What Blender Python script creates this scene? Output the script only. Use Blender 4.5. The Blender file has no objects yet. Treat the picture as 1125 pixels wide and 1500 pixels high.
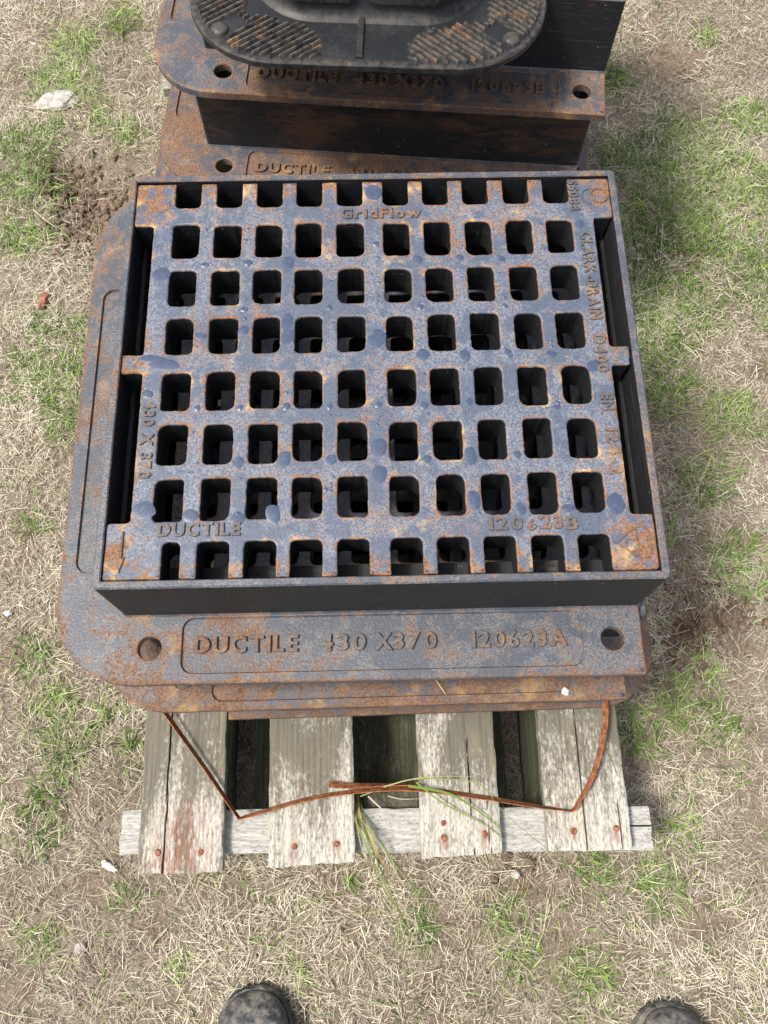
import bpy, math, random
import numpy as np
from mathutils import Vector, Matrix, noise
from mathutils.geometry import delaunay_2d_cdt
R = math.radians
scene = bpy.context.scene
COL = scene.collection
rng = np.random.default_rng(7)
random.seed(7)

# ------------------------------------------------------------------ camera
RIM = 0.565                     # height of the front grate's rim above the turf
def rotm(p, y, r):
    return Matrix.Rotation(y, 3, 'Z') @ Matrix.Rotation(p, 3, 'X') @ Matrix.Rotation(r, 3, 'Z')
cam_d = bpy.data.cameras.new('camera'); cam = bpy.data.objects.new('camera', cam_d); COL.objects.link(cam)
cam_d.sensor_fit = 'HORIZONTAL'; cam_d.sensor_width = 36; cam_d.lens = 1260.2 / 1125 * 36
cam_d.clip_start = 0.02; cam_d.clip_end = 400
cam.matrix_world = Matrix.Translation((-0.0072, -0.4048, 0.702 + RIM)) @ rotm(0.3475, -0.0385, 0.0172).to_4x4()
scene.camera = cam

# ------------------------------------------------------------------ sky, sun, exposure
SUN_EL, SUN_AZ = R(62), R(-104)         # azimuth clockwise from +Y (away from the viewer); sun to the left, a little in front
w = bpy.data.worlds.new('World'); scene.world = w; w.use_nodes = True
nt = w.node_tree; nt.nodes.clear()
sky = nt.nodes.new('ShaderNodeTexSky'); sky.sky_type = 'NISHITA'; sky.sun_disc = False
sky.sun_elevation = SUN_EL; sky.sun_rotation = SUN_AZ; sky.dust_density = 4.0; sky.air_density = 1.0; sky.ozone_density = 0.7
bg = nt.nodes.new('ShaderNodeBackground'); bg.inputs['Strength'].default_value = 0.125
wo = nt.nodes.new('ShaderNodeOutputWorld')
hs = nt.nodes.new('ShaderNodeHueSaturation'); hs.inputs['Saturation'].default_value = 0.55     # thin bright haze
nt.links.new(sky.outputs[0], hs.inputs['Color']); nt.links.new(hs.outputs[0], bg.inputs[0]); nt.links.new(bg.outputs[0], wo.inputs[0])
sd = bpy.data.lights.new('sun', 'SUN'); sd.energy = 2.4; sd.angle = R(10); sd.color = (1.0, 0.95, 0.88)
sun = bpy.data.objects.new('sun', sd); COL.objects.link(sun)
sdir = Vector((math.sin(SUN_AZ) * math.cos(SUN_EL), math.cos(SUN_AZ) * math.cos(SUN_EL), math.sin(SUN_EL)))
sun.rotation_euler = sdir.to_track_quat('Z', 'Y').to_euler()
sun.location = sdir * 5
vs = scene.view_settings
vs.view_transform = 'Standard'; vs.look = 'None'; vs.gamma = 1; vs.use_curve_mapping = False
vs.exposure = 1.17
scene.cycles.max_bounces = 4; scene.cycles.diffuse_bounces = 2; scene.cycles.glossy_bounces = 2; scene.cycles.transmission_bounces = 2; scene.cycles.debug_use_spatial_splits = True

# ------------------------------------------------------------------ material helpers
class NT:
    def __init__(s, name):
        s.m = bpy.data.materials.new(name); s.m.use_nodes = True
        s.t = s.m.node_tree; s.b = s.t.nodes['Principled BSDF']
    def n(s, typ, **kw):
        nd = s.t.nodes.new(typ)
        for k, v in kw.items():
            if k.startswith('_'): setattr(nd, k[1:], v)
        return nd
    def set(s, sock, v):
        if hasattr(v, 'is_output') or isinstance(v, bpy.types.NodeSocket): s.t.links.new(v, sock)
        else: sock.default_value = v
    def pos(s):
        return s.n('ShaderNodeNewGeometry').outputs['Position']
    def obj(s):
        return s.n('ShaderNodeTexCoord').outputs['Object']
    def scale(s, vec, sc):
        nd = s.n('ShaderNodeMapping'); s.set(nd.inputs['Vector'], vec); nd.inputs['Scale'].default_value = sc
        return nd.outputs[0]
    def noise(s, vec, sc, det=4, rough=.6, dist=0):
        nd = s.n('ShaderNodeTexNoise'); s.set(nd.inputs['Vector'], vec)
        nd.inputs['Scale'].default_value = sc; nd.inputs['Detail'].default_value = det
        nd.inputs['Roughness'].default_value = rough; nd.inputs['Distortion'].default_value = dist
        return nd.outputs['Fac']
    def math(s, op, a, b=0.0, c=0.0):
        nd = s.n('ShaderNodeMath', _operation=op)
        s.set(nd.inputs[0], a); s.set(nd.inputs[1], b); s.set(nd.inputs[2], c)
        return nd.outputs[0]
    def ramp(s, f, lo, hi, a=0.0, b=1.0):
        nd = s.n('ShaderNodeMapRange', _interpolation_type='SMOOTHSTEP')
        s.set(nd.inputs[0], f); nd.inputs[1].default_value = lo; nd.inputs[2].default_value = hi
        nd.inputs[3].default_value = a; nd.inputs[4].default_value = b
        return nd.outputs[0]
    def mix(s, f, a, b):
        nd = s.n('ShaderNodeMix', _data_type='RGBA')
        s.set(nd.inputs[0], f)
        for i, v in ((6, a), (7, b)):
            if isinstance(v, tuple): nd.inputs[i].default_value = (*v, 1)
            else: s.set(nd.inputs[i], v)
        return nd.outputs[2]
    def attr(s, name, typ='GEOMETRY', out='Fac'):
        nd = s.n('ShaderNodeAttribute', _attribute_type=typ, _attribute_name=name)
        return nd.outputs[out]
    def bump(s, h, st, dist=.001):
        nd = s.n('ShaderNodeBump'); s.set(nd.inputs['Height'], h)
        nd.inputs['Strength'].default_value = st; nd.inputs['Distance'].default_value = dist
        s.set(s.b.inputs['Normal'], nd.outputs[0])
    def out(s, col, rough, spec=.5):
        if isinstance(col, tuple): col = (*col, 1)
        s.set(s.b.inputs['Base Color'], col); s.set(s.b.inputs['Roughness'], rough)
        s.b.inputs['Specular IOR Level'].default_value = spec
        return s.m

def rust_colour(k, p, ochre=1.0):
    a = k.noise(p, 420, 3, .8)
    c = k.mix(k.ramp(a, .36, .62), (.066, .036, .023), (.225, .105, .048) if ochre > .6 else (.175, .090, .047))
    return k.mix(k.ramp(k.noise(p, 34, 3, .65), .50, .72, 0, ochre), c, (.38, .24, .105))

def make_iron(name, paint_a, paint_b, bias, rough=.50, bumpst=.35, pads=False):
    """bitumen-painted cast iron: smooth dark paint in places, elsewhere worn to speckle with rust breaking through"""
    k = NT(name); p = k.pos()
    big = k.noise(p, 8, 5, .7); mid = k.noise(p, 75, 3, .65); fine = k.noise(p, 560, 3, .8)
    worn = k.ramp(k.math('MULTIPLY_ADD', mid, .35, k.math('MULTIPLY', k.noise(p, 22, 4, .65, .5), .75)), .46, .62)
    f = k.math('MULTIPLY_ADD', big, .70, k.math('MULTIPLY_ADD', mid, .42, k.math('MULTIPLY', fine, .95)))
    f = k.math('ADD', f, k.math('MULTIPLY', k.attr('edge'), .14))
    f = k.math('ADD', f, k.math('MULTIPLY_ADD', worn, .10, k.math('ADD', k.attr('rust', 'OBJECT'), bias - .05)))
    if pads:        # the corner pads, side lugs and finger ends have lost most of their paint
        sx = k.n('ShaderNodeSeparateXYZ'); k.set(sx.inputs[0], k.obj())
        ax = k.math('ABSOLUTE', sx.outputs[0]); ay = k.math('ABSOLUTE', sx.outputs[1])
        pad = k.math('MULTIPLY', k.ramp(ax, .180, .232), k.ramp(ay, .135, .190))
        pad = k.math('MAXIMUM', pad, k.math('MULTIPLY', k.ramp(ax, .205, .225), k.ramp(ay, .05, .01, 0, .65)))
        pad = k.math('MAXIMUM', pad, k.ramp(ay, .180, .208, 0, .62))
        f = k.math('ADD', f, k.math('MULTIPLY', k.math('MULTIPLY', pad, k.ramp(mid, .30, .62)), .34))
    m = k.ramp(f, 1.09, 1.29)
    pf = k.math('MULTIPLY', k.ramp(k.noise(p, 480, 3, .8), .38, .60), k.ramp(worn, 0, 1, .25, 1.0))
    paint = k.mix(pf, paint_a, paint_b)
    c = k.mix(m, paint, rust_colour(k, p, 1.0 if pads else .45))
    c = k.mix(k.ramp(k.noise(p, 760, 2, .6), .61, .69, 0, .30), c, (.30, .26, .21))
    c = k.mix(k.ramp(k.noise(p, 690, 2, .6), .42, .34, 0, .5), c, (.02, .022, .03))
    k.bump(k.math('ADD', k.noise(p, 420, 2, .6), k.math('MULTIPLY', k.noise(p, 90, 2, .5), .5)), bumpst, .0009)
    return k.out(c, k.ramp(m, 0, 1, rough, .86))

M = {}
M['iron'] = make_iron('painted_iron', (.034, .041, .056), (.112, .114, .120), 0.02)
M['iron_pad'] = make_iron('worn_grate_iron', (.042, .056, .088), (.140, .152, .180), -.02, pads=True)
M['letter'] = make_iron('rusted_letter_iron', (.045, .043, .045), (.11, .095, .085), .10, .55)
M['drip'] = NT('thick_paint'); k = M['drip']; pp = k.pos()
k.bump(k.noise(pp, 160, 2), .15, .0008)
M['drip'] = k.out(k.mix(k.ramp(k.noise(pp, 300, 3, .8), .5, .68, 0, .6), (.036, .050, .086), (.085, .10, .135)), .33)
# vertical box walls: black paint with horizontal streaks of brown
k = NT('streaked_wall_paint'); p = k.pos()
st = k.noise(k.scale(p, (18, 18, 75)), 1, 5, .75, .6)
lowp = k.noise(p, 9, 4, .6)
rm = k.ramp(k.math('ADD', k.math('MULTIPLY_ADD', st, .7, k.math('MULTIPLY', lowp, .55)), k.attr('wallrust', 'OBJECT')), .66, .84)
c = k.mix(rm, (.012, .013, .015), (.060, .032, .018))
c = k.mix(k.ramp(k.noise(k.scale(p, (14, 14, 700)), 1, 3, .75), .57, .72, 0, .8), c, (.085, .070, .050))
c = k.mix(k.ramp(k.noise(p, 300, 2, .5), .72, .76), c, (.22, .21, .19))
k.bump(k.noise(p, 330, 3, .6), .3, .0008)
M['wall'] = k.out(c, k.ramp(rm, 0, 1, .58, .85), .3)
# black moulded cover
k = NT('dusty_black_moulding'); p = k.pos()
d = k.ramp(k.math('MULTIPLY_ADD', k.noise(p, 14, 4, .65), .8, k.math('MULTIPLY', k.noise(p, 190, 3, .7), .5)), .60, .85)
e = k.math('MULTIPLY', k.attr('edge'), k.ramp(k.noise(p, 120, 3, .7), .35, .6))
c = k.mix(d, (.009, .010, .012), (.022, .023, .024))
c = k.mix(k.math('MULTIPLY', e, .40), c, (.19, .155, .115))
ru = k.ramp(k.math('ADD', k.noise(p, 42, 4, .65), k.attr('rust', 'OBJECT')), .56, .74, 0, .85)
c = k.mix(ru, c, rust_colour(k, p))
k.bump(k.noise(p, 300, 3, .6), .3, .0006)
M['mould'] = k.out(c, .5, .3)
# rusty strap
k = NT('strap_rust'); p = k.pos()
c = k.mix(k.ramp(k.noise(p, 160, 4, .7), .35, .65), (.13, .046, .022), (.34, .14, .060))
c = k.mix(k.ramp(k.noise(p, 30, 3), .55, .7, 0, .6), c, (.20, .13, .09))
k.bump(k.noise(p, 600, 3), .5, .0006); M['strap'] = k.out(c, .85, .2)
k = NT('nail_rust'); p = k.pos()
c = k.mix(k.ramp(k.noise(p, 260, 3), .4, .65), (.10, .038, .022), (.27, .11, .06))
k.bump(k.noise(p, 700, 2), .5, .0006); M['nail'] = k.out(c, .75, .3)

def make_wood(name, base, pale, dirt):
    """weathered deal; grain runs along the board's own Y axis"""
    k = NT(name); o = k.obj(); p = k.pos()
    gr = k.noise(k.scale(o, (230, 26, 230)), 1, 6, .8, .8)
    gr2 = k.noise(k.scale(o, (520, 130, 520)), 1, 3, .75, .3)
    c = k.mix(k.ramp(gr, .34, .66), base, pale)
    c = k.mix(k.ramp(gr2, .48, .66, 0, .70), c, tuple(x * .45 for x in base))
    st = k.math('MULTIPLY_ADD', k.noise(k.scale(o, (14, 5, 14)), 1, 5, .7, .8), .75, k.math('MULTIPLY', k.noise(k.scale(o, (330, 120, 330)), 1, 3, .8), .50))
    sy = k.n('ShaderNodeSeparateXYZ'); k.set(sy.inputs[0], p)
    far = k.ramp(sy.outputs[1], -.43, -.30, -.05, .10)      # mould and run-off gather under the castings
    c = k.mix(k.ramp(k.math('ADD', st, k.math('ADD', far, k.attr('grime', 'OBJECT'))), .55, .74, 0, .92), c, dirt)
    c = k.mix(k.ramp(k.noise(k.scale(o, (22, 7, 22)), 1, 4, .6), .54, .70, 0, .22), c, (.30, .27, .15))
    c = k.mix(k.attr('crack'), c, (.02, .017, .013))
    c = k.mix(k.math('MULTIPLY', k.attr('stain'), k.ramp(k.noise(k.scale(o, (190, 40, 190)), 1, 4, .7), .40, .56)), c, (.17, .065, .035))
    k.bump(k.math('ADD', gr, k.math('MULTIPLY', gr2, .6)), .55, .0016)
    return k.out(c, .88, .25)
M['wood'] = make_wood('weathered_board', (.25, .235, .20), (.50, .475, .41), (.095, .085, .062))
M['wood_side'] = make_wood('weathered_bearer', (.24, .23, .21), (.41, .40, .37), (.15, .14, .11))
M['wood_low'] = make_wood('shade_dark_low_board', (.060, .055, .040), (.13, .122, .085), (.03, .032, .018))  # greenish low wood, with the shade of the deck gaps darkened into its colour
# soil and blades
k = NT('dry_soil'); p = k.pos()
c = k.mix(k.ramp(k.noise(p, 26, 5, .7), .35, .65), (.10, .066, .045), (.20, .145, .105))
c = k.mix(k.ramp(k.noise(p, 240, 3, .7), .50, .70), c, (.31, .25, .19))
c = k.mix(k.ramp(k.noise(p, 70, 4, .7), .58, .72), c, (.07, .045, .03))
lit = k.mix(k.ramp(k.noise(p, 320, 4, .8), .36, .62), (.105, .082, .06), (.29, .25, .195))      # chopped thatch
c = k.mix(k.attr('thatch'), c, lit)
k.bump(k.noise(p, 150, 6, .75), .9, .006); M['soil'] = k.out(c, .95, .1)
def blade_mat(name, tr):
    k = NT(name); c = k.attr('tint', 'GEOMETRY', 'Color'); k.t.nodes.remove(k.b)
    o = [x for x in k.t.nodes if x.type == 'OUTPUT_MATERIAL'][0]
    d = k.n('ShaderNodeBsdfDiffuse'); k.set(d.inputs[0], c); res = d.outputs[0]
    if tr:
        t = k.n('ShaderNodeBsdfTranslucent'); k.set(t.inputs[0], c)
        mx = k.n('ShaderNodeMixShader'); mx.inputs[0].default_value = tr
        k.t.links.new(d.outputs[0], mx.inputs[1]); k.t.links.new(t.outputs[0], mx.inputs[2]); res = mx.outputs[0]
    k.t.links.new(res, o.inputs[0]); return k.m
M['straw'] = blade_mat('straw_blades', 0)
M['grass'] = blade_mat('grass_blades', .25)
def stone_mat(name, a, b, sc=60):
    k = NT(name); p = k.pos()
    c = k.mix(k.ramp(k.noise(p, sc, 5, .7), .35, .65), a, b)
    k.bump(k.noise(p, sc * 4, 4, .7), .5, .002); return k.out(c, .9, .2)
M['stone_pale'] = stone_mat('pale_stone', (.25, .235, .205), (.42, .40, .36))
M['stone_red'] = stone_mat('brick_chip', (.17, .070, .045), (.28, .13, .085))
M['stone_grey'] = stone_mat('grey_pebble', (.26, .22, .20), (.42, .37, .34))
M['stone_white'] = stone_mat('white_chip', (.42, .41, .38), (.60, .59, .56))
k = NT('muddy_rubber'); p = k.pos()
d = k.ramp(k.math('MULTIPLY_ADD', k.noise(p, 22, 5, .65), .75, k.math('MULTIPLY', k.noise(p, 120, 3, .7), .3)), .44, .66, 0, .8)
c = k.mix(d, (.020, .022, .026), (.20, .18, .15))
k.bump(k.noise(p, 220, 3), .2, .001)
M['rubber'] = k.out(c, k.ramp(d, 0, .8, .36, .85))

# ------------------------------------------------------------------ object helpers
def link(name, me, mat=None, parent=None, loc=None):
    o = bpy.data.objects.new(name, me); COL.objects.link(o)
    if mat is not None and me is not None and not me.materials: me.materials.append(mat)
    if parent is not None: o.parent = parent
    if loc is not None: o.location = loc
    return o
def thing(name, label, cat, loc=(0, 0, 0), rz=0, group=None, rx=0, ry=0):
    o = bpy.data.objects.new(name, None); COL.objects.link(o); o.empty_display_size = .05
    o.location = loc; o.rotation_euler = (rx, ry, rz); tag(o, label, cat, group); return o
def tag(o, label, cat, group=None):
    o['label'] = label; o['category'] = cat
    if group: o['group'] = group
    return o
class MB:
    def __init__(s): s.v = []; s.f = []; s.mi = []; s.e = []
    def add(s, pts, e=0.0):
        i = len(s.v); s.v += [tuple(q) for q in pts]; s.e += [e] * len(pts); return list(range(i, i + len(pts)))
    def face(s, idx, mi=0): s.f.append(tuple(idx)); s.mi.append(mi)
    def strip(s, a, b, mi=0):
        n = len(a)
        for i in range(n):
            j = (i + 1) % n; s.face((a[i], a[j], b[j], b[i]), mi)
    def tess(s, loops, flip=False, mi=0):
        """fill between loops of vertex ids (first is the outline)"""
        ids = [i for l in loops for i in l]
        P2 = [Vector((s.v[i][0], s.v[i][1])) for i in ids]; ed = []; o = 0
        for l in loops:
            ed += [(o + i, o + (i + 1) % len(l)) for i in range(len(l))]; o += len(l)
        ov, _, of, om, _, _ = delaunay_2d_cdt(P2, ed, [], 0, 1e-7)
        zz = s.v[ids[0]][2]
        mp = [ids[m_[0]] if m_ else s.add([(v.x, v.y, zz)])[0] for v, m_ in zip(ov, om)]
        A = np.array([P2[a] for a, b in ed]); B = np.array([P2[b] for a, b in ed]); O = np.array([v[:] for v in ov])
        T = np.array([f[:3] for f in of]); C = O[T].mean(1)
        cross = np.zeros(len(T), int)
        for a, b in zip(A, B):
            if a[1] == b[1]: continue
            hit = (C[:, 1] >= min(a[1], b[1])) & (C[:, 1] < max(a[1], b[1]))
            cross += hit & (C[:, 0] < a[0] + (C[:, 1] - a[1]) * (b[0] - a[0]) / (b[1] - a[1]))
        for t, cn in zip(T, cross):
            if cn % 2 == 0: continue
            a, b, c = (O[x] for x in t)
            cr = (b[0] - a[0]) * (c[1] - a[1]) - (b[1] - a[1]) * (c[0] - a[0])
            if abs(cr) < 1e-13: continue
            q = [mp[x] for x in t]
            if (cr < 0) != flip: q.reverse()
            s.face(q, mi)
    def mesh(s, name, mats=(), smooth=False):
        me = bpy.data.meshes.new(name); me.from_pydata(s.v, [], s.f)
        for m in mats: me.materials.append(m)
        me.polygons.foreach_set('material_index', s.mi)
        at = me.attributes.new('edge', 'FLOAT', 'POINT'); at.data.foreach_set('value', s.e)
        if smooth: me.polygons.foreach_set('use_smooth', [True] * len(s.f))
        me.update(); return me
    def box(s, x0, x1, y0, y1, z0, z1, c=.001, mi=0, e=.6):
        """box with chamfered top edge"""
        a = s.add([(x0, y0, z0), (x1, y0, z0), (x1, y1, z0), (x0, y1, z0)])
        b = s.add([(x0, y0, z1 - c), (x1, y0, z1 - c), (x1, y1, z1 - c), (x0, y1, z1 - c)], e)
        d = s.add([(x0 + c, y0 + c, z1), (x1 - c, y0 + c, z1), (x1 - c, y1 - c, z1), (x0 + c, y1 - c, z1)], e)
        s.strip(a, b, mi); s.strip(b, d, mi); s.face(d, mi); s.face(a[::-1], mi)

def fillet(pts, r, n=4):
    """pts: (x, y[, r]); rounds every corner"""
    out = []; m = len(pts)
    for i in range(m):
        p = Vector(pts[i][:2]); a = Vector(pts[i - 1][:2]); b = Vector(pts[(i + 1) % m][:2])
        rr = pts[i][2] if len(pts[i]) > 2 else r
        u = (a - p); v = (b - p); t = min(rr, u.length * .49, v.length * .49)
        u.normalize(); v.normalize()
        if rr <= 0: out.append((p.x, p.y)); continue
        for j in range(n + 1):
            q = j / n
            out.append(tuple((p + u * t) * (1 - q) ** 2 + p * 2 * q * (1 - q) + (p + v * t) * q ** 2))
    return out
def arcfillet(pts, r, n=10):
    """true-circle corners for right-angled outlines"""
    out = []; m = len(pts)
    for i in range(m):
        p = Vector(pts[i][:2]); a = (Vector(pts[i - 1][:2]) - p).normalized(); b = (Vector(pts[(i + 1) % m][:2]) - p).normalized()
        rr = pts[i][2] if len(pts[i]) > 2 else r
        c = p + (a + b) * rr
        for j in range(n + 1):
            t = j / n * math.pi / 2
            out.append(tuple(c - b * rr * math.cos(t) - a * rr * math.sin(t)))
    return out
def densify(l, step):
    out = []
    for i in range(len(l)):
        a = Vector(l[i]); b = Vector(l[(i + 1) % len(l)]); n = max(1, int((b - a).length / step))
        for j in range(n): out.append(tuple(a.lerp(b, j / n)))
    return out
def rough(l, amp, sc=180, seed=0):
    return [(x + amp * noise.noise((x * sc, y * sc, seed)), y + amp * noise.noise((x * sc, y * sc, seed + 9.3))) for x, y in l]
def clean(l, eps=2e-4):
    out = []
    for q in l:
        if not out or math.hypot(q[0] - out[-1][0], q[1] - out[-1][1]) > eps: out.append(q)
    while math.hypot(out[0][0] - out[-1][0], out[0][1] - out[-1][1]) < eps: out.pop()
    return out
def offset(l, d):
    """moves a counter-clockwise loop inward by d (outward when d is negative)"""
    out = []; n = len(l)
    for i in range(n):
        a, p, b = Vector(l[i - 1]), Vector(l[i]), Vector(l[(i + 1) % n])
        e1 = (p - a).normalized(); e2 = (b - p).normalized()
        n1 = Vector((-e1.y, e1.x)); n2 = Vector((-e2.y, e2.x)); k = n1 + n2
        if k.length < 1e-6: k = n1
        k.normalize(); c = max(.5, k.dot(n1))
        out.append(tuple(p + k * (d / c)))
    return out
def z3(l, z): return [(x, y, z) for x, y in l]

def letters(items, z, depth=.0012):
    """items: (string, x, y, height, width, angle). Every raised cast letter is a mesh of its own: returns (mesh, location)"""
    out = []
    for s, x, y, h, wd, ang in items:
        got = []; pen = 0.
        for ch in s:
            if ch == ' ': pen += .35; continue
            cu = bpy.data.curves.new('t', 'FONT'); cu.body = ch; cu.align_y = 'CENTER'
            cu.size = 1; cu.extrude = .08; cu.bevel_depth = .018; cu.offset = .016; cu.resolution_u = 3
            ob = bpy.data.objects.new('t', cu); COL.objects.link(ob)
            dg = bpy.context.evaluated_depsgraph_get(); dg.update()
            me = bpy.data.meshes.new_from_object(ob.evaluated_get(dg))
            co = np.array([v.co[:] for v in me.vertices]); fs = [tuple(p.vertices) for p in me.polygons]
            bpy.data.objects.remove(ob); bpy.data.curves.remove(cu); bpy.data.meshes.remove(me)
            co[:, 0] += pen - co[:, 0].min(); pen = co[:, 0].max() + .14
            got.append((co, fs))
        al = np.concatenate([g_[0] for g_ in got]); mn, mx = al.min(0), al.max(0); mid = (mn + mx) / 2
        for co, fs in got:
            co = (co - mid) * [wd / (mx[0] - mn[0]), h / (mx[1] - mn[1]), 2 * depth / (mx[2] - mn[2])]
            q = (co.max(0) + co.min(0)) / 2; q[2] = 0; co = co - q
            a = ang + random.uniform(-.035, .035); c, sn = math.cos(a), math.sin(a); c0, s0 = math.cos(ang), math.sin(ang)
            V = np.stack([co[:, 0] * c - co[:, 1] * sn, co[:, 0] * sn + co[:, 1] * c, co[:, 2]], 1)
            # worn casting: soften the outline
            V[:, :2] += np.array([[noise.noise((v[0] * 500 + q[0] * 90, v[1] * 500, 1.)), noise.noise((v[0] * 500, v[1] * 500 + q[0] * 90, 5.))] for v in V]) * .00035
            me = bpy.data.meshes.new('letter'); me.from_pydata(V.tolist(), [], fs); me.update()
            me.attributes.new('edge', 'FLOAT', 'POINT'); me.materials.append(M['letter'])
            out.append((me, (x + q[0] * c0 - q[1] * s0, y + q[0] * s0 + q[1] * c0, z)))
    return out
def tube_loop(mb, pts, r, z, closed=True):
    """raised half-round bead along a flat path"""
    n = len(pts); rings = []
    for i in range(n):
        a = Vector(pts[i - 1] if (closed or i) else pts[i]); b = Vector(pts[(i + 1) % n] if (closed or i < n - 1) else pts[i])
        t = (b - a).normalized(); nn = Vector((-t.y, t.x)); p = Vector(pts[i])
        rings.append(mb.add([(*(p + nn * r), z - .0005), (*(p + nn * r * .5), z + r * 1.0), (*(p - nn * r * .5), z + r * 1.0), (*(p - nn * r), z - .0005)], .7))
    for i in range(n if closed else n - 1):
        a, b = rings[i], rings[(i + 1) % n]
        for j in range(3): mb.face((a[j], b[j], b[j + 1], a[j + 1]))

# ------------------------------------------------------------------ ground
def hgt(x, y):
    h = .010 * noise.noise((x * 3, y * 3, 0)) + .006 * noise.noise((x * 11, y * 11, 4)) + .003 * noise.noise((x * 40, y * 40, 8))
    for cx, cy, r, d in ((-.50, .66, .085, -.050), (-.565, .735, .04, -.040), (-.44, .61, .05, .016), (.462, -.14, .035, -.035), (.52, -.12, .06, .012)):
        q = ((x - cx) ** 2 + (y - cy) ** 2) / (r * r)
        if q < 6: h += d * math.exp(-q)
    return h - .012
nx, ny = 190, 200
gx = np.linspace(-1.9, 1.9, nx); gy = np.linspace(-1.8, 2.4, ny)
mb = MB(); ids = [[None] * nx for _ in range(ny)]
for j, y in enumerate(gy):
    for i, x in enumerate(gx):
        edge = i in (0, nx - 1) or j in (0, ny - 1)
        ids[j][i] = mb.add([(x, y, -.02 if edge else hgt(x, y))])[0]
for j in range(ny - 1):
    for i in range(nx - 1): mb.face((ids[j][i], ids[j][i + 1], ids[j + 1][i + 1], ids[j + 1][i]))
far = mb.add([(-80, -80, -.02), (80, -80, -.02), (80, 80, -.02), (-80, 80, -.02)])
q = [ids[0][0], ids[0][-1], ids[-1][-1], ids[-1][0]]
mb.strip(far, q)
g_me = mb.mesh('ground', [M['soil']], True); g = link('ground', g_me); g['kind'] = 'structure'
def hgt_np(X, Y):
    fx = np.clip((X + 1.9) / 3.8 * (nx - 1), 0, nx - 1.001); fy = np.clip((Y + 1.8) / 4.2 * (ny - 1), 0, ny - 1.001)
    Z = np.array([v[2] for v in mb.v[:nx * ny]]).reshape(ny, nx)
    i = fx.astype(int); j = fy.astype(int); u = fx - i; v = fy - j
    return (Z[j, i] * (1 - u) * (1 - v) + Z[j, i + 1] * u * (1 - v) + Z[j + 1, i] * (1 - u) * v + Z[j + 1, i + 1] * u * v)

# smooth random field on a lattice, for clumping
def field(X, Y, cell, seed):
    r = np.random.default_rng(seed); n = 96; T = r.random((n, n))
    fx = (X + 3) / cell; fy = (Y + 3) / cell
    i = np.floor(fx).astype(int); j = np.floor(fy).astype(int); u = fx - i; v = fy - j
    u = u * u * (3 - 2 * u); v = v * v * (3 - 2 * v); i %= n; j %= n; i2 = (i + 1) % n; j2 = (j + 1) % n
    return T[j, i] * (1 - u) * (1 - v) + T[j, i2] * u * (1 - v) + T[j2, i] * (1 - u) * v + T[j2, i2] * u * v
GREEN = [(.56, .62, .15), (.50, .42, .13), (.70, .50, .14), (.60, .72, .12), (.47, .33, .08), (.48, .75, .07), (-.62, .72, .09), (-.58, .95, .08), (-.55, .32, .08), (-0.58, 1.04, 0.066), (-0.48, 1.09, 0.047), (-0.61, 0.81, 0.057), (-0.5, 0.85, 0.038), (-0.62, 0.59, 0.06), (-0.45, 0.82, 0.038), (-0.66, 0.81, 0.05), (0.47, 0.94, 0.046), (0.58, 0.79, 0.077), (0.67, 0.69, 0.1), (0.49, 0.59, 0.11), (0.61, 0.57, 0.11), (0.45, 0.46, 0.071), (0.55, 0.44, 0.083), (0.72, 0.83, 0.065), (0.67, 1.04, 0.04), (-0.54, 0.29, 0.068), (-0.5, 0.22, 0.044), (-0.56, 0.41, 0.04), (-0.53, 0.05, 0.027), (-0.52, -0.16, 0.04), (-0.48, -0.24, 0.049), (-0.45, -0.3, 0.044), (-0.4, -0.25, 0.029), (-0.36, -0.29, 0.024), (-0.47, -0.42, 0.033), (-0.48, -0.37, 0.028), (0.48, -0.2, 0.045), (0.44, -0.25, 0.05), (0.38, -0.28, 0.049), (0.59, 0.22, 0.067), (0.53, 0.1, 0.055), (0.37, -0.49, 0.046), (0.26, -0.6, 0.04), (0.18, -0.58, 0.036), (0.16, -0.52, 0.032), (0.41, -0.43, 0.028), (-0.35, -0.49, 0.02), (-0.05, -0.48, 0.015), (-0.11, -0.51, 0.013), (-0.12, -0.58, 0.016), (-0.27, -0.57, 0.022), (0.49, -0.28, 0.039), (0.49, 0.27, 0.057), (0.29, -0.47, 0.037), (0.44, 0.01, 0.037), (-0.49, 0.4, 0.035), (-0.46, -0.54, 0.023), (0.05, -0.54, 0.027), (0.56, -0.04, 0.063)]
BARE = [(-.50, .655, .070), (-.455, .605, .05), (-.55, .73, .05), (.465, -.14, .04), (.52, -.12, .03), (.19, -.49, .025), (.60, .98, .06), (-.40, -.47, .02)]
def gsum(X, Y, L):
    s = np.zeros_like(X)
    for cx, cy, r in L: s = np.maximum(s, np.exp(-((X - cx) ** 2 + (Y - cy) ** 2) / (r * r)))
    return s
gv = np.array(mb.v); th = np.clip(.85 - 1.3 * gsum(gv[:, 0], gv[:, 1], BARE), 0, 1) * np.clip(.25 + field(gv[:, 0], gv[:, 1], .06, 3) * 1.3, 0, 1)
at_ = g_me.attributes.new('thatch', 'FLOAT', 'POINT'); at_.data.foreach_set('value', th.astype(np.float32))
inview = lambda X, Y: (np.abs(X) < .95) & (Y > -.85) & (Y < 1.3)

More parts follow.
